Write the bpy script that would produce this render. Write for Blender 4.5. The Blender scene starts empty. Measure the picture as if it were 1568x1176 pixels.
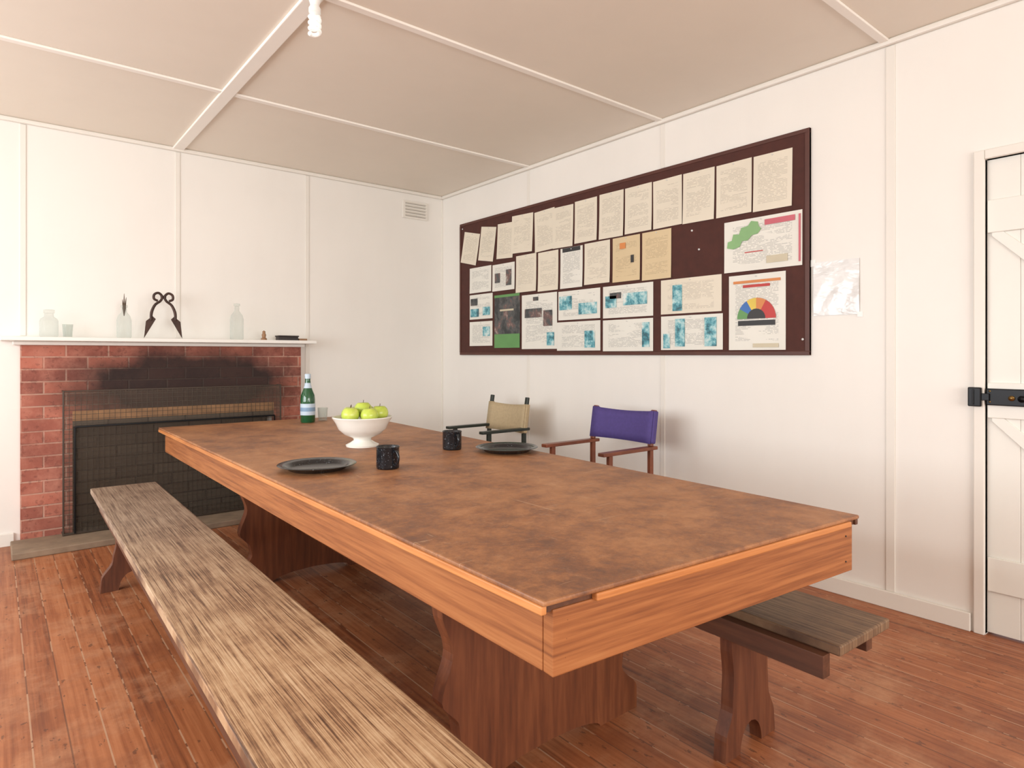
import bpy, math, random
from mathutils import Vector
random.seed(4)
sc=bpy.context.scene
sc.view_settings.view_transform='Standard'
sc.view_settings.look='None'
sc.view_settings.exposure=-0.06

# ---------------------------------------------------------------- helpers
def lin(c):
    r=[]
    for v in c:
        v=v/255.
        r.append(v/12.92 if v<=.04045 else ((v+.055)/1.055)**2.4)
    return (r[0],r[1],r[2],1)

class NB:
    def __init__(s,name):
        s.m=bpy.data.materials.new(name); s.m.use_nodes=True
        s.t=s.m.node_tree; s.b=s.t.nodes['Principled BSDF']; s.out=s.t.nodes['Material Output']
    def n(s,t,**k):
        x=s.t.nodes.new(t)
        for a,b in k.items(): setattr(x,a,b)
        return x
    def l(s,a,b): s.t.links.new(a,b)
    def setin(s,inp,v):
        if isinstance(v,bpy.types.NodeSocket): s.l(v,inp)
        else: inp.default_value=v
    def math(s,op,a,b=0.0,c=None,clamp=False):
        x=s.n('ShaderNodeMath',operation=op); x.use_clamp=clamp
        s.setin(x.inputs[0],a); s.setin(x.inputs[1],b)
        if c is not None: s.setin(x.inputs[2],c)
        return x.outputs[0]
    def obj(s): return s.n('ShaderNodeTexCoord').outputs['Object']
    def uv(s): return s.n('ShaderNodeTexCoord').outputs['UV']
    def sep(s,v):
        x=s.n('ShaderNodeSeparateXYZ'); s.l(v,x.inputs[0]); return x.outputs
    def comb(s,a,b,c):
        x=s.n('ShaderNodeCombineXYZ')
        s.setin(x.inputs[0],a);s.setin(x.inputs[1],b);s.setin(x.inputs[2],c); return x.outputs[0]
    def mapv(s,v,scale,loc=(0,0,0)):
        x=s.n('ShaderNodeMapping'); s.l(v,x.inputs[0]); x.inputs['Scale'].default_value=scale
        x.inputs['Location'].default_value=loc; return x.outputs[0]
    def noise(s,v,scale,detail=4,rough=.55,dist=0):
        x=s.n('ShaderNodeTexNoise'); s.l(v,x.inputs['Vector'])
        x.inputs['Scale'].default_value=scale; x.inputs['Detail'].default_value=detail
        x.inputs['Roughness'].default_value=rough; x.inputs['Distortion'].default_value=dist
        return x.outputs[0]
    def ramp(s,f,stops):
        x=s.n('ShaderNodeValToRGB'); s.setin(x.inputs[0],f)
        e=x.color_ramp.elements
        while len(e)<len(stops): e.new(.5)
        for i,(p,c) in enumerate(stops):
            e[i].position=p; e[i].color=lin(c) if len(c)==3 else c
        return x.outputs[0]
    def mix(s,f,a,b,mode='MIX'):
        x=s.n('ShaderNodeMix',data_type='RGBA',blend_type=mode)
        s.setin(x.inputs[0],f); s.setin(x.inputs[6],a); s.setin(x.inputs[7],b); return x.outputs[2]
    def color(s,c): s.setin(s.b.inputs['Base Color'],c)
    def rough(s,c): s.setin(s.b.inputs['Roughness'],c)
    def bump(s,h,st=.2,d=.01):
        x=s.n('ShaderNodeBump'); x.inputs['Strength'].default_value=st; x.inputs['Distance'].default_value=d
        s.l(h,x.inputs['Height']); s.l(x.outputs[0],s.b.inputs['Normal'])

def plain(name,c,rough=.5,metal=0,var=.06,scale=8,spec=None):
    k=NB(name); v=k.noise(k.obj(),scale,5)
    a=lin([max(0,x*(1-var*2)) for x in c]); b=lin([min(255,x*(1+var)) for x in c])
    k.color(k.mix(v,a,b)); k.rough(rough); k.b.inputs['Metallic'].default_value=metal
    if spec is not None: k.b.inputs['Specular IOR Level'].default_value=spec
    return k.m

def wood(name,stops,scale,rough=.4,bump=.15,big=1.2,det=6):
    k=NB(name); o=k.obj()
    g=k.noise(k.mapv(o,scale),1,det,.6,.1)
    l=k.noise(o,big,3)
    f=k.math('ADD',k.math('MULTIPLY',g,.75),k.math('MULTIPLY',l,.25))
    k.color(k.ramp(f,stops)); k.rough(rough); k.bump(g,bump,.004)
    return k.m

def glass(name,c,alpha=.25,rough=.03):
    k=NB(name); t=k.t
    k.color(lin(c)); k.rough(rough); k.b.inputs['IOR'].default_value=1.45
    tr=k.n('ShaderNodeBsdfTransparent'); tr.inputs[0].default_value=lin([min(255,x+ (255-x)*.7) for x in c])
    mx=k.n('ShaderNodeMixShader')
    lw=k.n('ShaderNodeLayerWeight'); lw.inputs[0].default_value=.3
    k.l(k.math('ADD',k.math('MULTIPLY',lw.outputs['Facing'],.5),alpha,clamp=True),mx.inputs[0])
    k.l(tr.outputs[0],mx.inputs[1]); k.l(k.b.outputs[0],mx.inputs[2]); k.l(mx.outputs[0],k.out.inputs[0])
    return k.m

def group(name,loc=(0,0,0)):
    e=bpy.data.objects.new(name,None); e.empty_display_size=.1
    e.location=loc; sc.collection.objects.link(e); return e

def addmesh(name,vs,fs,mat,parent=None,smooth=False,bevel=0,bseg=2,uvs=None):
    me=bpy.data.meshes.new(name); me.from_pydata([tuple(v) for v in vs],[],fs); me.validate()
    import bmesh
    bm=bmesh.new(); bm.from_mesh(me); bmesh.ops.recalc_face_normals(bm,faces=bm.faces); bm.to_mesh(me); bm.free()
    o=bpy.data.objects.new(name,me); sc.collection.objects.link(o)
    if mat: me.materials.append(mat)
    if smooth:
        for p in me.polygons: p.use_smooth=True
    if uvs:
        ul=me.uv_layers.new(name='UVMap')
        for p in me.polygons:
            for li in p.loop_indices: ul.data[li].uv=uvs[me.loops[li].vertex_index]
    if bevel>0:
        b=o.modifiers.new('bevel','BEVEL'); b.width=bevel; b.segments=bseg; b.limit_method='ANGLE'
    if parent:
        o.parent=parent; o.location=-Vector(parent.location)
    return o

def hexa(name,bot,top,mat,parent=None,bevel=0):
    vs=list(bot)+list(top)
    fs=[(0,1,2,3),(4,5,6,7),(0,1,5,4),(1,2,6,5),(2,3,7,6),(3,0,4,7)]
    return addmesh(name,vs,fs,mat,parent,bevel=bevel)
def box(name,x0,x1,y0,y1,z0,z1,mat,parent=None,bevel=0):
    q=[(x0,y0),(x1,y0),(x1,y1),(x0,y1)]
    return hexa(name,[(a,b,z0) for a,b in q],[(a,b,z1) for a,b in q],mat,parent,bevel)
def quadslab(name,q,z0,z1,mat,parent=None,bevel=0):
    return hexa(name,[(a,b,z0) for a,b in q],[(a,b,z1) for a,b in q],mat,parent,bevel)
def board(name,p0,p1,th,z0,z1,mat,parent=None,bevel=0):
    d=(Vector(p1)-Vector(p0)).normalized(); n=Vector((-d.y,d.x))*th/2
    q=[Vector(p0)+n,Vector(p1)+n,Vector(p1)-n,Vector(p0)-n]
    return quadslab(name,[(v.x,v.y) for v in q],z0,z1,mat,parent,bevel)
def rod(name,p0,p1,w,h,mat,parent=None,bevel=0.002):
    p0=Vector(p0);p1=Vector(p1); d=(p1-p0).normalized()
    up=Vector((0,0,1)) if abs(d.z)<.9 else Vector((0,1,0))
    s=d.cross(up).normalized(); u=s.cross(d).normalized()
    r=lambda p:[p+s*w/2+u*h/2,p-s*w/2+u*h/2,p-s*w/2-u*h/2,p+s*w/2-u*h/2]
    return hexa(name,r(p0),r(p1),mat,parent,bevel)
def lathe(name,c,prof,mat,parent=None,seg=40,smooth=True):
    vs=[];fs=[]
    for r,z in prof:
        for i in range(seg):
            a=2*math.pi*i/seg; vs.append((c[0]+r*math.cos(a),c[1]+r*math.sin(a),c[2]+z))
    for j in range(len(prof)-1):
        for i in range(seg):
            k=(i+1)%seg; fs.append((j*seg+i,j*seg+k,(j+1)*seg+k,(j+1)*seg+i))
    if prof[0][0]>1e-5: fs.append(tuple(range(seg))[::-1])
    if prof[-1][0]>1e-5: fs.append(tuple((len(prof)-1)*seg+i for i in range(seg)))
    o=addmesh(name,vs,fs,mat,parent,smooth)
    m=o.modifiers.new('es','EDGE_SPLIT'); m.split_angle=math.radians(50)
    return o
def tube(name,pts,rad,mat,parent=None,seg=10,res=6,closed=False):
    P=[Vector(p) for p in pts]; R=rad if isinstance(rad,(list,tuple)) else [rad]*len(P)
    out=[];rr=[]
    n=len(P)
    for i in range(n-1):
        p0=P[max(i-1,0)];p1=P[i];p2=P[i+1];p3=P[min(i+2,n-1)]
        for k in range(res):
            t=k/res
            out.append(.5*((2*p1)+(p2-p0)*t+(2*p0-5*p1+4*p2-p3)*t*t+(3*p1-p0-3*p2+p3)*t**3)); rr.append(R[i]*(1-t)+R[i+1]*t)
    out.append(P[-1]);rr.append(R[-1])
    vs=[];fs=[];N=None
    for i,p in enumerate(out):
        d=(out[min(i+1,len(out)-1)]-out[max(i-1,0)]).normalized()
        if N is None: N=d.orthogonal().normalized()
        N=(N-d*N.dot(d)).normalized(); B=d.cross(N)
        for k in range(seg):
            a=2*math.pi*k/seg; vs.append(p+(N*math.cos(a)+B*math.sin(a))*rr[i])
    for j in range(len(out)-1):
        for i in range(seg):
            k=(i+1)%seg; fs.append((j*seg+i,j*seg+k,(j+1)*seg+k,(j+1)*seg+i))
    fs.append(tuple(range(seg)));fs.append(tuple((len(out)-1)*seg+i for i in range(seg)))
    return addmesh(name,vs,fs,mat,parent,True)
def profile_board(name,xc,y,th,prof,arch,mat,parent=None):
    """upright shaped board across X: prof=[(z,halfwidth)...] bottom->top, arch=(halfwidth,height) cut from the foot"""
    Z=[];n=len(prof)
    for i in range(n-1):
        for k in range(6):
            t=k/6.; f=t*t*(3-2*t)
            Z.append((prof[i][0]*(1-t)+prof[i+1][0]*t,prof[i][1]*(1-f)+prof[i+1][1]*f))
    Z.append(prof[-1])
    aw,ah=arch
    def inner(z): 
        return aw*math.sqrt(max(0,1-(z/ah)**2)) if z<ah else 0
    vs=[];fs=[]
    zs=sorted(set([z for z,_ in Z]+[ah*k/8. for k in range(9)]))
    def hw(z):
        for i in range(len(Z)-1):
            if Z[i][0]<=z<=Z[i+1][0]+1e-9:
                t=(z-Z[i][0])/(Z[i+1][0]-Z[i][0]+1e-9); return Z[i][1]*(1-t)+Z[i+1][1]*t
        return Z[-1][1]
    for sgn in (-1,1):
        base=len(vs)
        for z in zs:
            for yy in (y-th/2,y+th/2):
                vs.append((xc+sgn*hw(z),yy,z)); vs.append((xc+sgn*inner(z),yy,z))
        m=len(zs)
        for i in range(m-1):
            a=base+i*4; b=a+4
            fs+= [(a,a+1,b+1,b),(a+2,a+3,b+3,b+2),(a,a+2,b+2,b)]
            if zs[i]<ah: fs.append((a+1,a+3,b+3,b+1))
        fs.append((base,base+1,base+3,base+2)); e=base+(m-1)*4; fs.append((e,e+1,e+3,e+2))
    o=addmesh(name,vs,fs,mat,parent)
    w=o.modifiers.new('weld','WELD'); w.merge_threshold=.0005
    return o

# ---------------------------------------------------------------- materials
def wallmat(name,c,amt=.98):
    k=NB(name); o=k.obj()
    n=k.noise(o,.9,4); n2=k.noise(k.mapv(o,(3,3,.6)),3,6)
    f=k.math('ADD',k.math('MULTIPLY',n,.8),k.math('MULTIPLY',n2,.2))
    k.color(k.ramp(f,[(.35,[x*amt for x in c]),(.6,c)])); k.rough(.45)
    return k.m
M_wall=wallmat('white_painted_board',(237,233,226))
M_trim=wallmat('white_painted_trim',(232,227,218))
M_ceil=wallmat('cream_painted_ceiling',(232,222,208))
M_ceiltrim=wallmat('cream_painted_batten',(246,241,233))
M_door=wallmat('white_painted_door',(233,231,223))

def floormat():
    k=NB('red_brown_floorboards'); o=k.obj(); x,y,z=k.sep(o)
    W=.092
    u=k.math('DIVIDE',x,W); idx=k.math('FLOOR',u); fr=k.math('FRACT',u)
    wn=k.n('ShaderNodeTexWhiteNoise',noise_dimensions='1D'); k.l(idx,wn.inputs['W'])
    g=k.noise(k.comb(k.math('MULTIPLY',x,60),k.math('ADD',k.math('MULTIPLY',y,1.6),k.math('MULTIPLY',wn.outputs[0],30)),0),1,6,.6,0)
    f=k.math('ADD',k.math('MULTIPLY',g,.76),k.math('MULTIPLY',wn.outputs[0],.18))
    c=k.ramp(f,[(.25,(108,58,34)),(.42,(152,88,52)),(.56,(174,108,68)),(.8,(194,130,90))])
    p=k.noise(o,3.4,9,.72)
    c=k.mix(k.math('MULTIPLY',k.math('SUBTRACT',p,.48,clamp=True),3.5,clamp=True),c,lin((194,142,106)))
    p2=k.noise(k.mapv(o,(1,1,1),(7,3,0)),1.8,9,.72)
    c=k.mix(k.math('MULTIPLY',k.math('SUBTRACT',p2,.5,clamp=True),3.5,clamp=True),c,lin((122,66,42)))
    sp=k.noise(k.mapv(o,(1,.5,1)),34,4,.6); c=k.mix(k.math('MULTIPLY',k.math('GREATER_THAN',sp,.65),.55),c,lin((78,50,38)))
    e=k.math('MINIMUM',fr,k.math('SUBTRACT',1,fr))
    gap=k.math('LESS_THAN',e,.026)
    gn=k.noise(k.mapv(o,(4,3,1)),2,3)
    gc=k.mix(k.math('GREATER_THAN',gn,.5),lin((92,60,46)),lin((190,156,126)))
    c=k.mix(k.math('MULTIPLY',gap,.62),c,gc)
    k.color(c); k.rough(k.math('ADD',.34,k.math('MULTIPLY',p,.3)))
    k.bump(k.math('SUBTRACT',k.math('MULTIPLY',g,.2),gap),.2,.003)
    return k.m
M_floor=floormat()

def tabletop():
    k=NB('worn_brown_tabletop'); o=k.obj()
    n1=k.noise(o,5.5,14,.78,.1); n2=k.noise(o,34,8,.75,.0); n3=k.noise(o,1.5,4,.6)
    f=k.math('ADD',k.math('MULTIPLY',n1,.52),k.math('ADD',k.math('MULTIPLY',n2,.23),k.math('MULTIPLY',n3,.25)))
    c=k.ramp(f,[(.37,(100,66,50)),(.45,(136,90,60)),(.52,(166,114,74)),(.64,(192,142,100))])
    s=k.noise(k.mapv(o,(1,1,1),(3,9,0)),14,14,.85,.5); s=k.math('MULTIPLY',k.math('SUBTRACT',s,.55,clamp=True),5,clamp=True)
    c=k.mix(k.math('MULTIPLY',s,.5),c,lin((206,172,138)))
    d=k.noise(k.mapv(o,(1,1,1),(1,2,4)),8,14,.85,.3); d=k.math('MULTIPLY',k.math('SUBTRACT',d,.55,clamp=True),5,clamp=True)
    c=k.mix(k.math('MULTIPLY',d,.45),c,lin((74,48,40)))
    # fine random scratches
    for sc_,lo in (((70,2.5,1),(0,0,0)),((3,80,1),(4,4,0))):
        q=k.noise(k.mapv(o,sc_,lo),1,3,.6,.25)
        c=k.mix(k.math('MULTIPLY',k.math('GREATER_THAN',q,.70),.35),c,lin((214,184,152)))
    k.color(c); k.rough(k.math('ADD',.34,k.math('MULTIPLY',n2,.34))); k.bump(n2,.1,.003)
    return k.m
M_top=tabletop()
M_apron=wood('honey_pine',[(.25,(100,54,26)),(.42,(140,82,42)),(.56,(164,102,56)),(.8,(184,126,76))],(3,3,95),.55,.1)
M_strip=wood('orange_edge_strip',[(.25,(140,82,38)),(.45,(186,118,64)),(.6,(206,138,80)),(.8,(220,156,98))],(3,3,60),.5,.1)
M_ped=wood('red_brown_stained_timber',[(.25,(68,34,20)),(.5,(110,60,34)),(.75,(142,84,50))],(40,40,3),.5,.1)
def benchmat(name,warm):
    k=NB(name); o=k.obj(); x,y,z=k.sep(o)
    xs=k.math('SUBTRACT',x,k.math('MULTIPLY',y,.014 if warm else .033))
    g=k.noise(k.comb(k.math('MULTIPLY',xs,270),k.math('MULTIPLY',y,4.5),0),1,3,.6,0)
    g2=k.noise(k.comb(k.math('MULTIPLY',xs,75),k.math('MULTIPLY',y,1.0),5),1,3,.6,0)
    g3=k.noise(o,6,8,.75)
    f=k.math('ADD',k.math('MULTIPLY',g,.48),k.math('ADD',k.math('MULTIPLY',g2,.28),k.math('MULTIPLY',g3,.24)))
    if warm:
        c1=k.ramp(f,[(.38,(80,54,38)),(.45,(132,96,68)),(.51,(180,144,108)),(.62,(212,184,150))])
        c2=k.ramp(f,[(.38,(82,62,52)),(.45,(120,98,82)),(.52,(152,130,110)),(.64,(184,164,142))])
        t=k.math('MULTIPLY',k.math('SUBTRACT',y,1.6),.6,clamp=True)
        c=k.mix(t,c1,c2)
    else:
        c=k.ramp(f,[(.38,(66,44,32)),(.45,(100,74,54)),(.52,(126,98,72)),(.64,(150,122,94))])
    k.color(c); k.rough(.6); k.bump(f,.6,.003)
    return k.m
M_bench=benchmat('weathered_bench_timber',True)
M_bench2=benchmat('grey_weathered_timber',False)
M_benchleg=wood('dark_bench_timber',[(.25,(60,32,20)),(.5,(100,56,36)),(.75,(130,80,52))],(40,40,3),.5,.1)
M_rail=wood('dark_rail_timber',[(.25,(56,32,20)),(.5,(90,54,36)),(.75,(118,76,50))],(40,2,40),.5,.1)

def brickmat(name,soot):
    k=NB(name); o=k.obj(); x,y,z=k.sep(o)
    b=k.n('ShaderNodeTexBrick'); k.l(k.comb(k.math('ADD',x,y),z,0),b.inputs['Vector'])
    b.inputs['Scale'].default_value=1; b.inputs['Brick Width'].default_value=.235; b.inputs['Row Height'].default_value=.079
    b.inputs['Mortar Size'].default_value=.006; b.inputs['Mortar Smooth'].default_value=.4
    if soot=='fire':
        b.inputs['Color1'].default_value=lin((100,90,78)); b.inputs['Color2'].default_value=lin((82,72,62)); b.inputs['Mortar'].default_value=lin((64,56,50))
    else:
        b.inputs['Color1'].default_value=lin((182,108,88)); b.inputs['Color2'].default_value=lin((134,76,64)); b.inputs['Mortar'].default_value=lin((186,146,128))
    c=b.outputs[0]
    n=k.noise(o,7,8,.7)
    if soot!='fire':
        c=k.mix(k.math('MULTIPLY',k.math('SUBTRACT',n,.44,clamp=True),3,clamp=True),c,lin((192,130,110)))
        n3=k.noise(k.mapv(o,(1,1,1),(5,5,5)),4,6,.7); c=k.mix(k.math('MULTIPLY',k.math('SUBTRACT',n3,.48,clamp=True),3,clamp=True),c,lin((128,72,60)))
        n2=k.noise(o,38,3,.6); c=k.mix(k.math('MULTIPLY',k.math('GREATER_THAN',n2,.6),.35),c,lin((100,54,46)))
    if soot is True:
        ex=k.math('DIVIDE',k.math('SUBTRACT',x,1.10),.86); ez=k.math('DIVIDE',k.math('SUBTRACT',z,.98),.29)
        r=k.math('SQRT',k.math('ADD',k.math('MULTIPLY',ex,ex),k.math('MULTIPLY',ez,ez)))
        r=k.math('ADD',r,k.math('MULTIPLY',k.math('SUBTRACT',k.noise(o,5,5),.5),.5))
        m=k.math('MULTIPLY',k.math('SUBTRACT',1.12,r),2.0,clamp=True)
        c=k.mix(k.math('MULTIPLY',m,.93),c,lin((22,19,18)))
    k.color(c); k.rough(.8)
    k.bump(k.math('SUBTRACT',k.math('MULTIPLY',n,.3),b.outputs['Fac']),.5,.008)
    return k.m
M_brick=brickmat('sooty_red_brick',True)
M_fire=brickmat('smoked_firebox_brick','fire')
M_conc=plain('concrete_hearth',(150,128,106),.8,var=.15,scale=10)
M_black=plain('black_metal',(26,26,28),.38,.6,.1)
M_lintel=plain('timber_lintel',(196,146,98),.6,var=.2,scale=12)
M_mantel=wallmat('white_mantel_paint',(238,236,230))

# ---------------------------------------------------------------- room
XR,YB,XL,YN,H=3.295,5.09,-2.5,-3.4,2.69
box('floor',XL-.1,XR+.15,YN-.15,YB+.5,-.1,0,M_floor)
box('ceiling',XL-.1,XR+.15,YN-.15,YB+.5,H,H+.1,M_ceil)
FX0,FX1,FZ=.40,1.70,.74
g=group('wall_back',(1,YB,0))
box('panel_left',XL,FX0,YB,YB+.1,0,H,M_wall,g)
box('panel_right',FX1,XR+.1,YB,YB+.1,0,H,M_wall,g)
box('panel_top',FX0,FX1,YB,YB+.1,FZ,H,M_wall,g)
DY0,DY1,DZ=.02,.835,2.035
g=group('wall_right',(XR,2,0))
box('panel_far',XR,XR+.1,DY1,YB,0,H,M_wall,g)
box('panel_near',XR,XR+.1,YN,DY0,0,H,M_wall,g)
box('panel_over_door',XR,XR+.1,DY0,DY1,DZ,H,M_wall,g)
def wall_with_window(name,axis,pos,a0,a1,w0,w1,z0,z1,out):
    lo,hi=min(pos,pos+out),max(pos,pos+out)
    g=group(name,(pos,1,0) if axis=='x' else (1,pos,0))
    def bx(n,a,b,c,d):
        if axis=='x': box(n,lo,hi,a,b,c,d,M_wall,g)
        else: box(n,a,b,lo,hi,c,d,M_wall,g)
    bx('panel_1',a0,w0,0,H);bx('panel_2',w1,a1,0,H);bx('panel_3',w0,w1,0,z0);bx('panel_4',w0,w1,z1,H)
wall_with_window('wall_left','x',XL,YN,YB,.6,4.4,.7,2.4,-.1)
wall_with_window('wall_front','y',YN,XL,XR+.1,-1.6,2.8,.6,2.45,-.1)
def window(name,axis,pos,w0,w1,z0,z1,n):
    g=group(name,(pos,(w0+w1)/2,z0) if axis=='x' else ((w0+w1)/2,pos,z0))
    def bx(nm,a,b,c,d):
        if axis=='x': box(nm,pos-.07,pos-.02,a,b,c,d,M_trim,g)
        else: box(nm,a,b,pos-.07,pos-.02,c,d,M_trim,g)
    bx('sill',w0,w1,z0,z0+.05);bx('head',w0,w1,z1-.05,z1)
    for i in range(n+1):
        c=w0+.025+(w1-w0-.05)*i/n; bx('mullion_%d'%i,c-.025,c+.025,z0+.05,z1-.05)
window('window_1','x',XL,.6,4.4,.7,2.4,4)
window('window_2','y',YN,-1.6,2.8,.6,2.45,4)

t=.012
g=group('trim_ceiling_battens',(1,2,H))
for i,y in enumerate((3.82,2.535,1.225,-.07,-1.37,-2.66)):
    box('cross_batten_%d'%i,XL,XR,y-.020,y+.020,H-t,H,M_ceiltrim,g,.003)
for i,x in enumerate((1.03,-1.0)):
    box('long_batten_%d'%i,x-.036,x+.036,YN,YB,H-t-.004,H,M_ceiltrim,g,.004)
s=.028
box('trim_1',XL,XR,YB-s,YB,H-s,H,M_trim,None,.008)
box('trim_2',XR-s,XR,YN,YB-s,H-s,H,M_trim,None,.008)
g=group('trim_3',(1.5,YB,0))
for i,x in enumerate((-1.9,-.85,.144,1.03,1.985)):
    z0=1.32 if .1<x<1.95 else .08
    box('wall_batten_%d'%i,x-.016,x+.016,YB-.005,YB,z0,H-.03,M_trim,g,.002)
g=group('trim_4',(XR,1.5,0))
for i,y in enumerate((1.206,2.53,3.84)):
    if y>2: box('wall_batten_%d'%i,XR-.004,XR,y-.016,y+.016,.08,1.195,M_trim,g,.001); box('wall_batten_u%d'%i,XR-.004,XR,y-.016,y+.016,2.385,H-.03,M_trim,g,.001)
    else: box('wall_batten_%d'%i,XR-.006,XR,y-.02,y+.02,.08,H-.03,M_trim,g,.002)
box('trim_5',XR-.014,XR,YB-.014,YB,.08,H-.03,M_trim)
box('baseboard_right',XR-.018,XR,.885,YB,0,.08,M_trim,None,.004)
box('baseboard_back',1.93,XR-.02,YB-.018,YB,0,.08,M_trim,None,.004)
box('baseboard_left',XL,.1,YB-.018,YB,0,.08,M_trim,None,.004)

# door and architrave
g=group('trim_6',(XR,.86,0))
box('jamb_far',XR-.016,XR+.1,DY1-.0,DY1+.04,0,DZ+.04,M_trim,g,.004)
box('jamb_near',XR-.016,XR+.1,DY0-.04,DY0,0,DZ+.04,M_trim,g,.004)
box('head',XR-.016,XR+.1,DY0,DY1,DZ,DZ+.04,M_trim,g,.004)
g=group('door_1',(XR,.43,0))
npl=7; w=(DY1-DY0-.002)/npl
box('backing',XR+.020,XR+.05,DY0+.001,DY1-.0005,.01,DZ-.001,M_door,g)
for i in range(npl):
    box('plank_%d'%i,XR+.016,XR+.021,DY1-.001-w*(i+1)+.0003,DY1-.001-w*i-.0003,.01,DZ-.001,M_door,g,.002)
for i,(a,b) in enumerate(((.19,.335),(.93,1.08),(1.72,1.86))):
    box('ledge_%d'%i,XR+.002,XR+.0165,DY0+.03,DY1-.006,a,b,M_door,g,.003)
for i,(za,zb) in enumerate(((1.76,1.03),(.97,.28))):
    hh=.055
    hexa('brace_%d'%i,[(XR+.008,DY1-.02,za-hh),(XR+.008,DY1-.02,za),(XR+.008,DY0+.10,zb+hh),(XR+.008,DY0+.10,zb-hh)],
         [(XR+.0165,DY1-.02,za-hh),(XR+.0165,DY1-.02,za),(XR+.0165,DY0+.10,zb+hh),(XR+.0165,DY0+.10,zb-hh)],M_door,g,.002)
M_brass=plain('aged_brass',(150,120,70),.35,.9,.1)
g=group('door_lock',(XR,.78,1.02))
box('rim_case',XR-.018,XR+.004,.665,.829,.985,1.056,M_black,g,.004)
box('keeper',XR-.036,XR-.0162,.842,.890,.978,1.060,M_black,g,.004)
box('keeper_lip',XR-.04,XR-.02,.866,.873,.986,1.052,M_black,g,.002)
box('latch_bolt',XR-.028,XR-.016,.815,.85,1.005,1.035,M_black,g,.002)
for i,(a,b) in enumerate(((.69,1.0),(.69,1.045),(.815,1.0),(.815,1.045))):
    tube('screw_%d'%i,[(XR-.016,a,b),(XR-.021,a,b)],.004,M_brass,g,8,1)
tube('keyhole_ring',[(XR-.016,.74,1.018),(XR-.024,.74,1.018)],.011,M_brass,g,16,1)
tube('latch_knob',[(XR-.018,.70,1.018),(XR-.036,.70,1.018),(XR-.05,.70,1.018)],[.007,.009,.014],M_black,g,16,3)

# ---------------------------------------------------------------- fireplace
g=group('brick_fireplace',(1.05,YB-.03,0))
BX0,BX1,BY=.13,1.915,5.04
box('left_pier',BX0,FX0,BY,YB,0.0,1.26,M_brick,g)
box('right_pier',FX1,BX1,BY,YB,0.0,1.26,M_brick,g)
box('breast',FX0,FX1,BY,YB,.83,1.26,M_brick,g)
box('lintel',FX0-.0,FX1+.0,BY-.008,YB,.765,.83,M_lintel,g,.004)
box('lintel_under',FX0-.0,FX1+.0,BY,YB,.73,.765,M_fire,g)
box('firebox_back',FX0-.1,FX1+.1,YB+.22,YB+.26,0,1.1,M_fire,g)
box('firebox_side_1',FX0-.06,FX0,YB+.1,YB+.22,0,1.1,M_fire,g)
box('firebox_side_2',FX1,FX1+.06,YB+.1,YB+.22,0,1.1,M_fire,g)
box('firebox_top',FX0-.06,FX1+.06,YB+.1,YB+.22,.85,.9,M_fire,g)
box('hearth',BX0-.05,BX1+.05,4.70,BY,0,.04,M_conc,g,.006)
box('firebox_floor',FX0,FX1,BY,YB+.22,0.0,.04,M_fire,g)
g=group('mantel_shelf',(1,4.95,1.29))
box('shelf',.03,1.975,4.86,YB,1.285,1.31,M_mantel,g,.004)
box('moulding',.09,1.93,4.99,YB,1.26,1.285,M_mantel,g,.006)

def meshmat():
    k=NB('fine_wire_mesh'); k.color(lin((104,90,76))); k.rough(.6)
    tr=k.n('ShaderNodeBsdfTransparent'); mx=k.n('ShaderNodeMixShader'); mx.inputs[0].default_value=.3
    k.l(tr.outputs[0],mx.inputs[1]); k.l(k.b.outputs[0],mx.inputs[2]); k.l(mx.outputs[0],k.out.inputs[0]); return k.m
M_mesh=meshmat(); M_steel=plain('sooty_steel',(74,62,52),.5,.2,.15)
g=group('fire_screen',(1.03,4.97,.04))
SX0,SX1,SY,SZ=.345,1.725,4.96,.965
rod('frame_top',(SX0,SY,SZ),(SX1,SY,SZ),.008,.008,M_steel,g)
rod('frame_bottom',(SX0,SY,.05),(SX1,SY,.05),.012,.012,M_steel,g)
for i,x in enumerate((SX0,SX1)):
    rod('frame_post_%d'%i,(x,SY,.04),(x,SY,SZ),.010,.010,M_steel,g)
    rod('wing_top_%d'%i,(x,SY,SZ),(x,BY-.003,SZ),.008,.008,M_steel,g)
    rod('wing_bottom_%d'%i,(x,SY,.05),(x,BY-.003,.05),.01,.01,M_steel,g)
    addmesh('wing_mesh_%d'%i,[(x,SY,.05),(x,BY-.003,.05),(x,BY-.003,SZ),(x,SY,SZ)],[(0,1,2,3)],M_mesh,g)
addmesh('mesh_panel',[(SX0,SY,.05),(SX1,SY,.05),(SX1,SY,SZ),(SX0,SY,SZ)],[(0,1,2,3)],M_mesh,g)
for i in range(1,44):
    x=SX0+(SX1-SX0)*i/44; rod('wire_v%d'%i,(x,SY-.003,.05),(x,SY-.003,SZ),.0024,.0024,M_steel,g,0)
for i in range(1,30):
    z=.05+(SZ-.05)*i/30; rod('wire_h%d'%i,(SX0,SY-.003,z),(SX1,SY-.003,z),.0024,.0024,M_steel,g,0)
rod('inner_frame_top',(SX0+.06,SY-.012,.735),(SX1-.05,SY-.012,.735),.010,.012,M_black,g)
rod('inner_frame_left',(SX0+.06,SY-.012,.05),(SX0+.06,SY-.012,.735),.010,.010,M_black,g)
rod('inner_frame_right',(SX1-.05,SY-.012,.05),(SX1-.05,SY-.012,.735),.010,.010,M_black,g)

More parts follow.
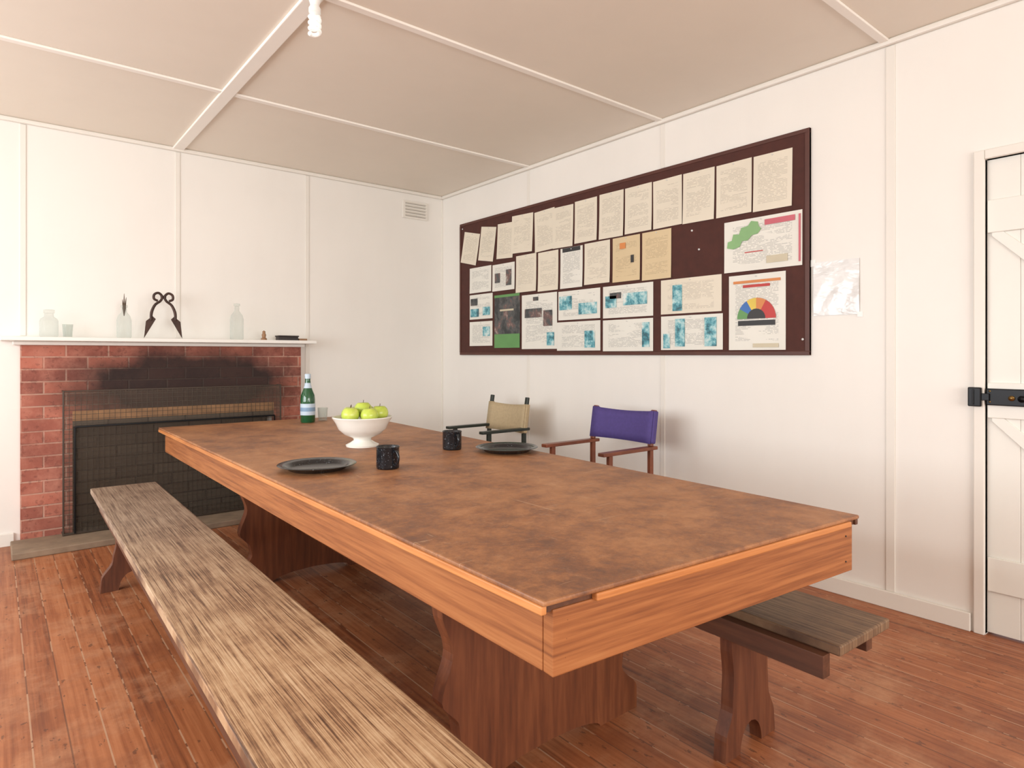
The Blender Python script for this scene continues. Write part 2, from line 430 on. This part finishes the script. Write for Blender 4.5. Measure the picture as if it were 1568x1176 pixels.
# ---------------------------------------------------------------- mantel objects
M_clear=glass('clear_glass',(222,228,224),.05)
def bottle_shell(name,c,prof,mat,label=None):
    g=group(name,c); lathe('body',c,prof,mat,g,32); return g
mz=1.31
g=bottle_shell('glass_jar_bottle',(.271,4.965,mz),[(0,0),(.045,0),(.05,.01),(.05,.10),(.045,.115),(.026,.13),(.024,.15),(.03,.152),(.03,.172),(.024,.174),(.0,.174)],M_clear)
g=bottle_shell('glass_bottle',(.68,4.965,mz),[(0,0),(.04,0),(.044,.01),(.044,.12),(.036,.15),(.017,.175),(.015,.205),(.02,.207),(.02,.222),(0,.223)],M_clear)
M_feather=plain('dried_feather_brown',(92,74,58),.8,var=.2)
for i,(dx,h) in enumerate(((0,.10),(.012,.075),(-.01,.06))):
    tube('dried_stem_%d'%i,[(.68,4.965,mz+.15),(.68+dx*.4,4.965,mz+.20),(.68+dx,4.962,mz+.20+h)],[.002,.006,.001],M_feather,g,8,4)
g=bottle_shell('glass_bottle',(1.403,4.965,mz),[(0,0),(.042,0),(.047,.01),(.047,.15),(.04,.18),(.018,.215),(.016,.25),(.022,.252),(.022,.268),(0,.27)],M_clear)
g=bottle_shell('glass_tumbler',(.37,4.985,mz),[(0,0),(.024,0),(.03,.085),(.027,.085),(.022,.006),(0,.006)],M_clear)
M_tan=plain('tan_timber',(150,112,80),.6,var=.15)
g=group('wooden_figurine',(1.60,4.965,mz)); lathe('base',(1.60,4.965,mz),[(0,0),(.022,0),(.022,.012),(.012,.02),(.016,.04),(.01,.055),(.012,.066),(0,.075)],M_tan,g,16)
M_dbook=plain('dark_leather',(44,36,36),.5,var=.15)
g=group('small_dark_box',(1.775,4.96,mz)); box('case',1.70,1.85,4.92,5.0,mz,mz+.028,M_dbook,g,.003); box('lid',1.695,1.855,4.917,5.003,mz+.028,mz+.038,M_dbook,g,.003)
box('timber_offcut',1.86,1.925,4.93,4.97,mz,mz+.016,M_tan,None,.002)
M_rust=plain('rusted_dark_iron',(66,46,38),.55,.3,.35,20)
sx,sy=.914,4.955
g=group('sheep_shears',(sx,sy,mz))
for s in (-1,1):
    tip=Vector((sx+s*.118,sy,mz+.002)); shoulder=Vector((sx+s*.066,sy,mz+.155))
    inner=Vector((sx+s*.046,sy,mz+.135)); outer=Vector((sx+s*.106,sy,mz+.12))
    q=[tip,inner,shoulder,outer]
    d=.006
    hexa('blade_%d'%(s+1),[(p.x,p.y-d/2-s*.004,p.z) for p in q],[(p.x,p.y+d/2-s*.004,p.z) for p in q],M_rust,g,.001)
    tube('handle_%d'%(s+1),[(sx+s*.075,sy-s*.004,mz+.125),(sx+s*.072,sy-s*.004,mz+.18),(sx+s*.052,sy,mz+.232),(sx+s*.018,sy,mz+.262),(sx+s*.008,sy,mz+.292),(sx+s*.030,sy,mz+.316),(sx+s*.056,sy,mz+.304),(sx+s*.058,sy,mz+.275),(sx+s*.035,sy,mz+.262)],
         [.008,.010,.009,.0085,.0085,.0085,.0085,.0085,.008],M_rust,g,10,6)
tube('spring',[(sx-.016,sy,mz+.285),(sx,sy,mz+.292),(sx+.016,sy,mz+.285)],.007,M_rust,g,10,6)

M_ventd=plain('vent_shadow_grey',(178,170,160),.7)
g=group('wall_vent',(2.99,YB,2.52))
box('plate',2.865,3.125,YB-.012,YB,2.44,2.60,M_trim,g,.003)
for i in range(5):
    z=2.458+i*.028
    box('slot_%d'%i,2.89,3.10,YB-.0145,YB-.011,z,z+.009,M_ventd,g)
    hexa('louvre_%d'%i,[(2.885,YB-.024,z+.004),(3.105,YB-.024,z+.004),(3.105,YB-.012,z+.012),(2.885,YB-.012,z+.012)],[(2.885,YB-.024,z+.007),(3.105,YB-.024,z+.007),(3.105,YB-.012,z+.017),(2.885,YB-.012,z+.017)],M_trim,g)

M_white=plain('white_plastic',(240,240,236),.35,var=.02)
M_bulb=NB('opal_bulb_glass'); M_bulb.color(lin((250,250,248))); M_bulb.rough(.2)
M_bulb.b.inputs['Emission Color'].default_value=lin((255,250,240)); M_bulb.b.inputs['Emission Strength'].default_value=.25
M_bulb=M_bulb.m
lx,ly=1.015,2.52
g=group('ceiling_light',(lx,ly,H-.02))
c=(lx,ly,H-.014)
lathe('holder',c,[(0,0),(.04,0),(.04,-.01),(.028,-.02),(.018,-.05),(.018,-.06),(0,-.06)],M_white,g,24)
lathe('bulb_base',c,[(0,-.058),(.019,-.058),(.024,-.066),(.024,-.085),(.0,-.09)],M_white,g,24)
pts=[]
for i in range(49):
    a=i/48*2*math.pi*3.5; pts.append((lx+.019*math.cos(a),ly+.019*math.sin(a),H-.106-.080*i/48))
tube('bulb_spiral',pts,.0085,M_bulb,g,10,2)

# ---------------------------------------------------------------- notice board
M_felt=plain('dark_brown_board',(76,38,30),.8,var=.1,scale=20)
M_bframe=plain('brown_board_frame',(84,44,34),.5,var=.1)
def papermat(name,paper,ink,period=.0085,dens=.55,strength=.3,marg=.12):
    k=NB(name); o=k.obj(); x,y,z=k.sep(o); u,v,_=k.sep(k.uv())
    r=k.math('DIVIDE',z,period); fr=k.math('FRACT',r); idx=k.math('FLOOR',r)
    n=k.noise(k.comb(k.math('MULTIPLY',y,55),k.math('MULTIPLY',idx,3.7),0),1,2,.7)
    para=k.noise(k.comb(k.math('MULTIPLY',y,3),k.math('MULTIPLY',z,22),2),1,2,.6)
    m=k.math('MULTIPLY',k.math('LESS_THAN',fr,.5),k.math('LESS_THAN',n,dens))
    m=k.math('MULTIPLY',m,k.math('LESS_THAN',para,.56))
    for a in (u,v):
        m=k.math('MULTIPLY',m,k.math('GREATER_THAN',a,marg)); m=k.math('MULTIPLY',m,k.math('LESS_THAN',a,1-marg))
    age=k.noise(o,3,4,.6)
    base=k.mix(age,lin(paper),lin([c*.93 for c in paper]))
    k.color(k.mix(k.math('MULTIPLY',m,strength),base,lin(ink))); k.rough(.5)
    return k.m
P_cream=papermat('printed_cream_paper',(232,223,204),(120,112,104))
P_white=papermat('printed_white_paper',(236,234,224),(96,100,104),.0075,.55,.4)
P_tan=papermat('printed_tan_paper',(222,200,160),(120,96,76))
P_photo=NB('blue_green_photo_print')
_n=P_photo.noise(P_photo.mapv(P_photo.obj(),(1,14,14)),1,6,.7,.2)
P_photo.color(P_photo.ramp(_n,[(.38,(50,96,108)),(.47,(84,156,170)),(.55,(156,202,206)),(.66,(224,230,224))])); P_photo.rough(.4); P_photo=P_photo.m
P_dark=NB('dark_photo_print')
_n=P_dark.noise(P_dark.mapv(P_dark.obj(),(1,12,9)),1,6,.7,.3)
P_dark.color(P_dark.ramp(_n,[(.4,(44,48,50)),(.52,(84,86,86)),(.6,(116,84,80)),(.72,(190,190,180))])); P_dark.rough(.4); P_dark=P_dark.m
def flat(name,c,r=.5): return plain(name,c,r,var=.04)
P_green=flat('print_green',(98,150,88)); P_lg=flat('print_leaf_green',(136,180,122)); P_pink=flat('print_pink_red',(200,100,112)); P_orange=flat('print_orange',(214,136,76))
P_blue=flat('print_blue',(60,110,180)); P_yellow=flat('print_yellow',(224,196,84)); P_red=flat('print_red',(192,60,56)); P_blk=flat('print_black',(46,46,48)); P_beige=flat('print_beige',(206,196,170))
nb=group('notice_board',(XR,3.18,1.2))
NY0,NY1,NZ0,NZ1=1.585,4.775,1.197,2.378
box('panel',XR-.016,XR,NY0,NY1,NZ0,NZ1,M_felt,nb)
box('frame_top',XR-.020,XR,NY0,NY1,NZ1-.022,NZ1,M_bframe,nb,.003);box('frame_bottom',XR-.020,XR,NY0,NY1,NZ0,NZ0+.022,M_bframe,nb,.003)
box('frame_far',XR-.020,XR,NY1-.022,NY1,NZ0+.022,NZ1-.022,M_bframe,nb);box('frame_near',XR-.020,XR,NY0,NY0+.022,NZ0+.022,NZ1-.022,M_bframe,nb)
cnt=[0]
M_pin=flat('pin_white',(225,225,222),.3)
def sheet(y0,y1,z0,z1,mat,rot=0,lvl=0,pin=True,curl=.004,xb=XR-.0175,par=None):
    cnt[0]+=1; nu,nv=2,5; yc,zt=(y0+y1)/2,z1; vs=[];uv=[];fs=[]
    cu=curl*random.uniform(.6,1.5)
    for j in range(nv+1):
        for i in range(nu+1):
            a=i/nu;b=j/nv
            dy=(a-.5)*(y1-y0); dz=-(b)*(z1-z0)
            Y=yc+dy*math.cos(rot)-dz*math.sin(rot); Z=zt+dy*math.sin(rot)+dz*math.cos(rot)
            vs.append((xb-.0012*lvl-.0008-cu*b**3,Y,Z)); uv.append((a,1-b))
    for j in range(nv):
        for i in range(nu):
            k=j*(nu+1)+i; fs.append((k,k+1,k+nu+2,k+nu+1))
    o=addmesh('paper_%d'%cnt[0],vs,fs,mat,par or nb,uvs=uv)
    if pin: 
        tube('pin_%d'%cnt[0],[(xb-.001-.0012*lvl,yc,zt-.012),(xb-.006-.0012*lvl,yc,zt-.012)],.004,M_pin,par or nb,8,1)
    return o
R1=[(4.462,4.699,2.0,2.274,.22),(4.23,4.443,2.0,2.29,.16),(4.0,4.213,1.995,2.286,.05),(3.76,4.022,2.016,2.320,.04),(3.517,3.748,1.998,2.310,-.03),(3.315,3.524,1.995,2.301,.02),(3.082,3.301,2.004,2.309,0),(2.838,3.057,1.999,2.311,.01),(2.603,2.826,2.002,2.309,0),(2.373,2.592,2.001,2.306,-.01),(2.144,2.363,1.997,2.304,.01),(1.908,2.131,1.995,2.30,0),(1.675,1.897,1.99,2.297,.01)]
for i,(a,b,c,d,r) in enumerate(R1): sheet(a,b,c,d,P_cream,r,i%2)
for i,(a,b,c,d,m) in enumerate([(4.303,4.618,1.740,1.961,P_white),(3.989,4.285,1.732,1.955,P_white),(3.725,3.972,1.698,1.994,P_cream),(3.474,3.702,1.687,1.987,P_cream),(3.222,3.452,1.688,1.986,P_white),(2.960,3.202,1.696,1.99,P_cream),(2.70,2.936,1.69,1.99,P_tan),(2.451,2.68,1.68,1.99,P_tan)]): sheet(a,b,c,d,m,0,i%2)
x2=XR-.0215
def patch(y0,y1,z0,z1,m):
    cnt[0]+=1; box('print_%d'%cnt[0],x2-.0012,x2,y0,y1,z0,z1,m,nb)
sheet(3.245,3.43,1.955,1.985,P_blk,0,1,False,0)
patch(4.18,4.25,1.80,1.88,P_dark);patch(4.03,4.10,1.77,1.90,P_dark);patch(2.75,2.775,1.81,1.86,P_blk);patch(2.82,2.87,1.91,1.95,P_orange)
L3=[(4.285,4.618,1.509,1.724,P_white),(4.285,4.618,1.276,1.487,P_white),(3.49,3.90,1.244,1.672,P_white),(3.05,3.474,1.455,1.668,P_white),(2.592,3.025,1.45,1.668,P_white),(2.097,2.53,1.453,1.668,P_cream),(3.05,3.49,1.229,1.44,P_white),(2.592,3.025,1.223,1.436,P_white),(2.09,2.53,1.229,1.44,P_white)]
for i,(a,b,c,d,m) in enumerate(L3): sheet(a,b,c,d,m,0,i%2,True,.0005)
for p in [(4.48,4.60,1.53,1.60),(4.32,4.42,1.54,1.61),(4.32,4.42,1.36,1.44),(3.08,3.26,1.49,1.57),(3.33,3.46,1.53,1.63),(2.64,2.84,1.53,1.61),(2.90,3.0,1.52,1.60),(3.1,3.2,1.25,1.37),(2.62,2.68,1.25,1.41),(2.37,2.44,1.47,1.63),(2.13,2.21,1.25,1.42),(2.35,2.42,1.25,1.42),(2.46,2.51,1.24,1.33),(3.52,3.60,1.27,1.37)]: patch(*p,P_photo)
for p in [(3.66,3.86,1.49,1.56),(3.70,3.76,1.62,1.65),(3.54,3.64,1.42,1.54),(2.86,2.96,1.58,1.62),(4.50,4.60,1.63,1.69)]: patch(*p,P_dark)
sheet(3.922,4.257,1.255,1.697,P_dark,0,1,False,.0005)
patch(3.923,4.255,1.256,1.37,P_green);patch(3.925,4.255,1.675,1.696,P_green);patch(4.0,4.18,1.56,1.575,P_beige)
sheet(1.622,2.08,1.669,1.96,P_white,0,0,True,.001)
patch(1.66,1.83,1.91,1.94,P_pink);patch(1.63,1.640,1.69,1.94,P_pink);patch(1.84,1.95,1.77,1.775,P_red);patch(1.70,1.82,1.70,1.74,P_beige)
x3=x2-.0012
pts=[(2.06,1.81),(2.055,1.845),(2.03,1.85),(2.02,1.885),(1.985,1.88),(1.97,1.915),(1.93,1.92),(1.91,1.945),(1.87,1.935),(1.865,1.91),(1.85,1.895),(1.87,1.87),(1.905,1.865),(1.93,1.84),(1.965,1.84),(1.98,1.81),(2.02,1.80)]
addmesh('print_map',[(x3,a,b) for a,b in pts],[tuple(range(len(pts)))],P_lg,nb)
sheet(1.712,2.05,1.226,1.648,P_white,0,0,True,.0005)
yc,zc,r0,r1=1.88,1.40,.055,.115
cols=[P_green,P_blue,P_yellow,P_orange,P_red,P_red]
for i,m in enumerate(reversed(cols)):
    vs=[];n=6
    a0,a1=math.pi*i/6,math.pi*(i+1)/6
    for k in range(n+1):
        a=a0+(a1-a0)*k/n; vs.append((x3,yc-r1*math.cos(a),zc+r1*math.sin(a)))
    for k in range(n,-1,-1):
        a=a0+(a1-a0)*k/n; vs.append((x3,yc-r0*math.cos(a),zc+r0*math.sin(a)))
    addmesh('dial_%d'%i,vs,[tuple(range(len(vs)))],m,nb)
vs=[(x3,yc+r0*math.cos(math.pi*k/12),zc+r0*math.sin(math.pi*k/12)) for k in range(13)]
addmesh('dial_hub',vs,[tuple(range(13))],P_blk,nb)
patch(1.77,1.99,1.362,1.39,P_blk);patch(1.74,2.02,1.60,1.615,P_orange);patch(1.80,1.96,1.575,1.59,P_red)
patch(1.75,1.90,1.24,1.262,P_beige)
for y,z in ((4.73,2.33),(2.3,1.95),(2.25,1.83),(1.62,1.28)): tube('drawing_pin_%d'%int(y*100),[(XR-.016,y,z),(XR-.022,y,z)],.006,M_pin,nb,8,1)

k=NB('glossy_plastic_sleeve'); nn=k.noise(k.mapv(k.obj(),(1,6,10)),1.4,3,.5,.4)
k.color(k.ramp(nn,[(.3,(218,218,216)),(.6,(238,238,237))])); k.rough(.16); k.bump(nn,.35,.02); M_sleeve=k.m
g=group('plastic_notice_sleeve',(XR,1.46,1.4))
vs=[];fs=[];nu,nv=10,12
for j in range(nv+1):
    for i in range(nu+1):
        a=i/nu;b=j/nv
        vs.append((XR-.004-.006*abs(math.sin(a*7+b*4))*math.sin(b*math.pi),1.345+a*.225,1.40+b*.275))
for j in range(nv):
    for i in range(nu):
        q=j*(nu+1)+i; fs.append((q,q+1,q+nu+2,q+nu+1))
addmesh('sleeve',vs,fs,M_sleeve,g,True)
box('tape_1',XR-.0045,XR-.0005,1.56,1.585,1.655,1.69,M_white,g);box('tape_2',XR-.0045,XR-.0005,1.33,1.355,1.385,1.41,M_white,g)

# ---------------------------------------------------------------- table
TA,TB,TC,TD=(.776,.861),(1.885,.770),(2.10,4.40),(.790,4.43)
tz=.75
g=group('dining_table',(1.4,2.6,0))
def inset(q,dx,dy):
    A,B,C,D=q
    return [(A[0]+dx,A[1]+dy),(B[0]-dx,B[1]+dy),(C[0]-dx,C[1]-dy),(D[0]+dx,D[1]-dy)]
T=[TA,TB,TC,TD]
quadslab('top',inset(T,.0,.0),tz-.011,tz,M_top,g,.004)
quadslab('top_core',inset(T,.012,.012),tz-.027,tz-.010,M_rail,g)
e=inset(T,.005,.005)
board('edge_strip_long_1',e[0],e[3],.014,tz-.028,tz-.0105,M_strip,g,.003)
board('edge_strip_long_2',e[1],e[2],.014,tz-.028,tz-.0105,M_rail,g,.003)
v=Vector(e[1])-Vector(e[0]); p1=Vector(e[0])+v*.11
board('edge_strip_end',tuple(p1),tuple(Vector(e[0])+v*.96),.018,tz-.026,tz-.0105,M_strip,g,.003)
a=inset(T,.045,.022)
AZ0,AZ1=.60,tz-.024
th=.03
board('apron_near',(a[0][0]-.0155,a[0][1]),(a[1][0]+.0155,a[1][1]),th,AZ0,AZ1,M_apron,g,.002)
board('apron_far',a[3],a[2],th,AZ0,AZ1,M_apron,g,.002)
board('apron_long_1',(a[0][0],a[0][1]+.016),(a[3][0],a[3][1]-.016),th,AZ0,AZ1,M_apron,g,.002)
board('apron_long_2',(a[1][0],a[1][1]+.016),(a[2][0],a[2][1]-.016),th,AZ0,AZ1,M_apron,g,.002)
M_nail=plain('dark_nail_head',(60,36,24),.5)
for i,(fx,z) in enumerate(((.015,.63),(.018,.665),(.02,.70),(.98,.63),(.98,.70))):
    P=Vector(a[0]).lerp(Vector(a[1]),fx)
    tube('nail_%d'%i,[(P.x,P.y-.010,z),(P.x,P.y-.0162,z)],.0025,M_nail,g,8,1)
pp=[(0,.40),(.07,.40),(.16,.325),(.20,.33),(.28,.385),(.40,.35),(.52,.385),(.60,.42),(.70,.42)]
profile_board('pedestal_1',1.30,1.44,.05,pp,(.22,.04),M_ped,g)
profile_board('pedestal_2',1.36,3.42,.05,pp,(.22,.04),M_ped,g)
box('stretcher',1.29,1.35,1.465,3.395,.24,.36,M_ped,g,.004)
box('bearer_1',.90,1.75,1.40,1.48,.70,.722,M_ped,g); box('bearer_2',.95,1.85,3.38,3.46,.70,.722,M_ped,g)

# ---------------------------------------------------------------- benches
bp=[(0,.155),(.06,.15),(.15,.10),(.24,.085),(.33,.115),(.42,.14)]
g=group('bench',(.55,2.4,0))
quadslab('seat',[(.355,.45),(.70,.45),(.745,4.25),(.420,4.26)],.418,.45,M_bench,g,.006)
board('rail_1',(.395,.55),(.462,4.12),.03,.345,.418,M_rail,g,.002)
board('rail_2',(.66,.55),(.70,4.12),.03,.345,.418,M_rail,g,.002)
profile_board('leg_1',.57,3.80,.04,bp,(.075,.09),M_benchleg,g)
profile_board('leg_2',.535,.95,.04,bp,(.075,.09),M_benchleg,g)
g=group('bench',(1.83,2.4,0))
quadslab('seat',[(1.685,.735),(1.975,.725),(2.10,4.2),(1.80,4.2)],.422,.45,M_bench2,g,.005)
board('rail_1',(1.675,.765),(1.79,4.1),.035,.362,.422,M_rail,g,.002)
board('rail_2',(1.925,.76),(2.05,4.1),.035,.362,.422,M_rail,g,.002)
bp2=[(0,.14),(.06,.135),(.15,.10),(.24,.095),(.33,.105),(.42,.11)]
profile_board('leg_1',1.80,1.07,.04,bp2,(.06,.08),M_benchleg,g)
profile_board('leg_2',1.92,3.85,.04,bp2,(.06,.08),M_benchleg,g)

# ---------------------------------------------------------------- director chairs
def chair(x0,x1,y0,y1,ztop,c0,c1,wm,cm,skew=0):
    cx,cy=(x0+x1)/2,(y0+y1)/2
    g=group('director_chair',(cx,cy,0))
    az=.655
    for i,y in enumerate((y0,y1)):
        rod('armrest_%d'%i,(x0-.03,y,az),(x1+.03,y,az),.048,.02,wm,g,.004)
        rod('front_post_%d'%i,(x0+.04,y,.415),(x0+.04,y,az-.01),.03,.022,wm,g)
        rod('back_post_%d'%i,(x1-.01,y,.415),(x1-.01,y,az-.01),.03,.022,wm,g)
        rod('back_stick_%d'%i,(x1-.01,y,az+.01),(x1+.025,y,ztop),.022,.03,wm,g,.004)
        rod('seat_rail_%d'%i,(x0,y,.42),(x1+.02,y,.42),.03,.03,wm,g)
        rod('foot_rail_%d'%i,(x0-.01,y,.0155),(x1+.03,y,.0155),.03,.03,wm,g)
    for i,x in enumerate((x0+.06,x1-.05)):
        for s in (0,1):
            xx=x+(.012 if s else -.012)
            ya,yb=(y0,y1) if s else (y1,y0)
            rod('cross_leg_%d%d'%(i,s),(xx,ya,.405),(xx,yb,.03),.022,.032,wm,g)
    def cloth(name,f,nu=10,nv=4,th=.004):
        vs=[];fs=[]
        for j in range(nv+1):
            for i in range(nu+1): vs.append(f(i/nu,j/nv))
        for j in range(nv):
            for i in range(nu):
                q=j*(nu+1)+i; fs.append((q,q+1,q+nu+2,q+nu+1))
        o=addmesh(name,vs,fs,cm,g,True); m=o.modifiers.new('s','SOLIDIFY'); m.thickness=th; return o
    cloth('seat_canvas',lambda a,b:(x0+.02+(x1-x0-.03)*b,y0+(y1-y0)*a,.437-.03*math.sin(math.pi*a)))
    def bk(a,b):
        z=c0+(c1-c0)*b; x=x1-.01+.035*(z-az)/(ztop-az)
        return (x-.018+.028*math.sin(math.pi*a),y0-.012+(y1-y0+.024)*a,z-.012*math.sin(math.pi*a)*b)
    cloth('back_canvas',bk)
    for i,y in enumerate((y0,y1)):
        rod('canvas_sleeve_%d'%i,(x1-.008+.035*(c0-az)/(ztop-az),y,c0),(x1-.008+.035*(c1-az)/(ztop-az),y,c1),.036,.042,cm,g,.008)
    return g
W_red=wood('reddish_chair_timber',[(.3,(92,48,32)),(.6,(136,76,50)),(.8,(156,92,62))],(8,8,8),.4,.05)
W_green=plain('dark_green_painted_timber',(38,46,40),.4,var=.1)
C_purple=plain('purple_canvas',(80,66,130),.8,var=.06,scale=60)
C_beige=plain('beige_canvas',(184,164,130),.8,var=.05,scale=60)
chair(2.58,2.98,2.37,2.83,.875,.68,.87,W_red,C_purple)
chair(2.65,3.02,3.56,3.98,.885,.625,.835,W_green,C_beige)

# ---------------------------------------------------------------- tableware
M_enamel=NB('speckled_black_enamel')
vor=M_enamel.noise(M_enamel.obj(),160,2,.5)
M_enamel.color(M_enamel.ramp(vor,[(.62,(26,28,32)),(.72,(100,104,110))])); M_enamel.rough(.2); M_enamel=M_enamel.m
def mug(x,y,ang):
    g=group('enamel_mug',(x,y,tz)); c=(x,y,tz)
    lathe('body',c,[(0,0),(.040,0),(.044,.003),(.045,.01),(.045,.082),(.047,.086),(.045,.088),(.042,.084),(.042,.008),(0,.006)],M_enamel,g,40)
    d=Vector((math.cos(ang),math.sin(ang),0)); P=Vector(c)
    pts=[P+d*.043+Vector((0,0,.07)),P+d*.062+Vector((0,0,.072)),P+d*.074+Vector((0,0,.055)),P+d*.070+Vector((0,0,.032)),P+d*.056+Vector((0,0,.018)),P+d*.043+Vector((0,0,.018))]
    tube('handle',pts,.005,M_enamel,g,10,5)
mug(1.21,2.265,math.radians(-85)); mug(1.69,2.527,math.radians(-100))
def plate(x,y,R):
    g=group('enamel_plate',(x,y,tz))
    lathe('dish',(x,y,tz),[(0,.001),(R*.66,0),(R*.72,.004),(R*.8,.014),(R*.98,.021),(R,.0225),(R*.98,.0245),(R*.79,.018),(R*.7,.008),(R*.66,.005),(0,.004)],M_enamel,g,56)
plate(.985,2.42,.150); plate(1.85,2.31,.145)
M_cer=plain('white_glazed_ceramic',(238,236,228),.15,var=.02)
bx,by=1.41,2.90
g=group('fruit_bowl',(bx,by,tz))
lathe('bowl',(bx,by,tz),[(0,0),(.078,0),(.08,.008),(.06,.018),(.042,.03),(.046,.042),(.085,.058),(.115,.085),(.128,.115),(.142,.136),(.146,.142),(.142,.146),(.125,.128),(.11,.092),(.078,.066),(0,.056)],M_cer,g,56)
k=NB('green_apple_skin'); nn=k.noise(k.obj(),14,4); k.color(k.ramp(nn,[(.35,(164,188,66)),(.6,(198,212,92)),(.75,(212,218,118))])); k.rough(.25); M_apple=k.m
M_stem=plain('apple_stem',(86,62,36),.8)
ap=[(-.078,-.03,.162),(.0,-.075,.158),(.083,-.02,.162),(-.035,.055,.158),(.055,.065,.158),(.002,-.002,.182),(-.005,-.01,.10)]
def apple(i,dx,dy,dz):
    r=.043; prof=[]
    for q in range(15):
        a=math.pi*q/14; rr=r*math.sin(a)*(1+.06*math.cos(a)); zz=-r*.92*math.cos(a)
        if q>=12: zz-= .008*(1-math.sin(a))
        if q<=1: zz+=.004
        prof.append((max(rr,0),zz))
    prof[0]=(0,prof[0][1]);prof[-1]=(0,prof[-1][1])
    lathe('apple_%d'%i,(bx+dx,by+dy,tz+dz),prof,M_apple,g,24)
    tube('stem_%d'%i,[(bx+dx,by+dy,tz+dz+.02),(bx+dx+.003,by+dy,tz+dz+.044)],.0015,M_stem,g,6,2)
for i,a_ in enumerate(ap): apple(i,*a_)
M_ggl=NB('green_bottle_glass'); M_ggl.color(lin((30,96,58))); M_ggl.rough(.06); M_ggl.b.inputs['Coat Weight'].default_value=.5
M_ggl.b.inputs['Transmission Weight'].default_value=.25; M_ggl=M_ggl.m
gx,gy=1.62,4.14
g=group('mineral_water_bottle',(gx,gy,tz)); c=(gx,gy,tz)
lathe('glass',c,[(0,0),(.042,0),(.047,.006),(.047,.15),(.044,.18),(.030,.215),(.020,.245),(.0165,.285),(.019,.287),(.019,.297),(0,.298)],M_ggl,g,40)
P_lab=flat('label_pale_blue',(196,214,230)); P_lab2=flat('label_blue',(130,160,190))
lathe('label',c,[(.0476,.05),(.0478,.051),(.0478,.125),(.0476,.126)],P_lab,g,40)
lathe('label_band',c,[(.0479,.075),(.0481,.076),(.0481,.10),(.0479,.101)],P_lab2,g,40)
lathe('neck_label',c,[(.0265,.228),(.021,.246),(.0190,.262)],P_lab,g,32)
lathe('cap',c,[(0,.291),(.019,.289),(.0195,.318),(.017,.322),(0,.322)],P_lab,g,32)
g=group('drinking_glass',(1.735,4.17,tz)); lathe('tumbler',(1.735,4.17,tz),[(0,0),(.028,0),(.034,.09),(.031,.09),(.025,.008),(0,.008)],M_clear,g,32)

# ---------------------------------------------------------------- light
w=bpy.data.worlds.new('World'); sc.world=w; w.use_nodes=True
bg=w.node_tree.nodes['Background']; bg.inputs[0].default_value=(.85,.92,1,1); bg.inputs[1].default_value=1.0
def area(name,loc,tgt,sx_,sy_,p,col):
    l=bpy.data.lights.new(name,'AREA'); l.shape='RECTANGLE'; l.size=sx_; l.size_y=sy_; l.energy=p; l.color=col
    o=bpy.data.objects.new(name,l); o.location=loc
    o.rotation_euler=(Vector(tgt)-Vector(loc)).to_track_quat('-Z','Y').to_euler(); sc.collection.objects.link(o)
area('window_daylight_rear',(.6,YN-.12,1.52),(.6,5,1.52),4.3,1.8,175,(1,.98,.94))
area('window_daylight_left',(XL-.12,2.5,1.55),(5,2.5,1.55),3.7,1.65,175,(.94,.98,1))

cam=bpy.data.cameras.new('camera'); co=bpy.data.objects.new('camera',cam); sc.collection.objects.link(co); sc.camera=co
cam.lens=975/1568*36; cam.sensor_width=36; cam.shift_y=-45/1568; cam.clip_start=.05
co.location=(0,0,1.2); co.rotation_euler=(math.radians(90),0,-math.radians(39.15))
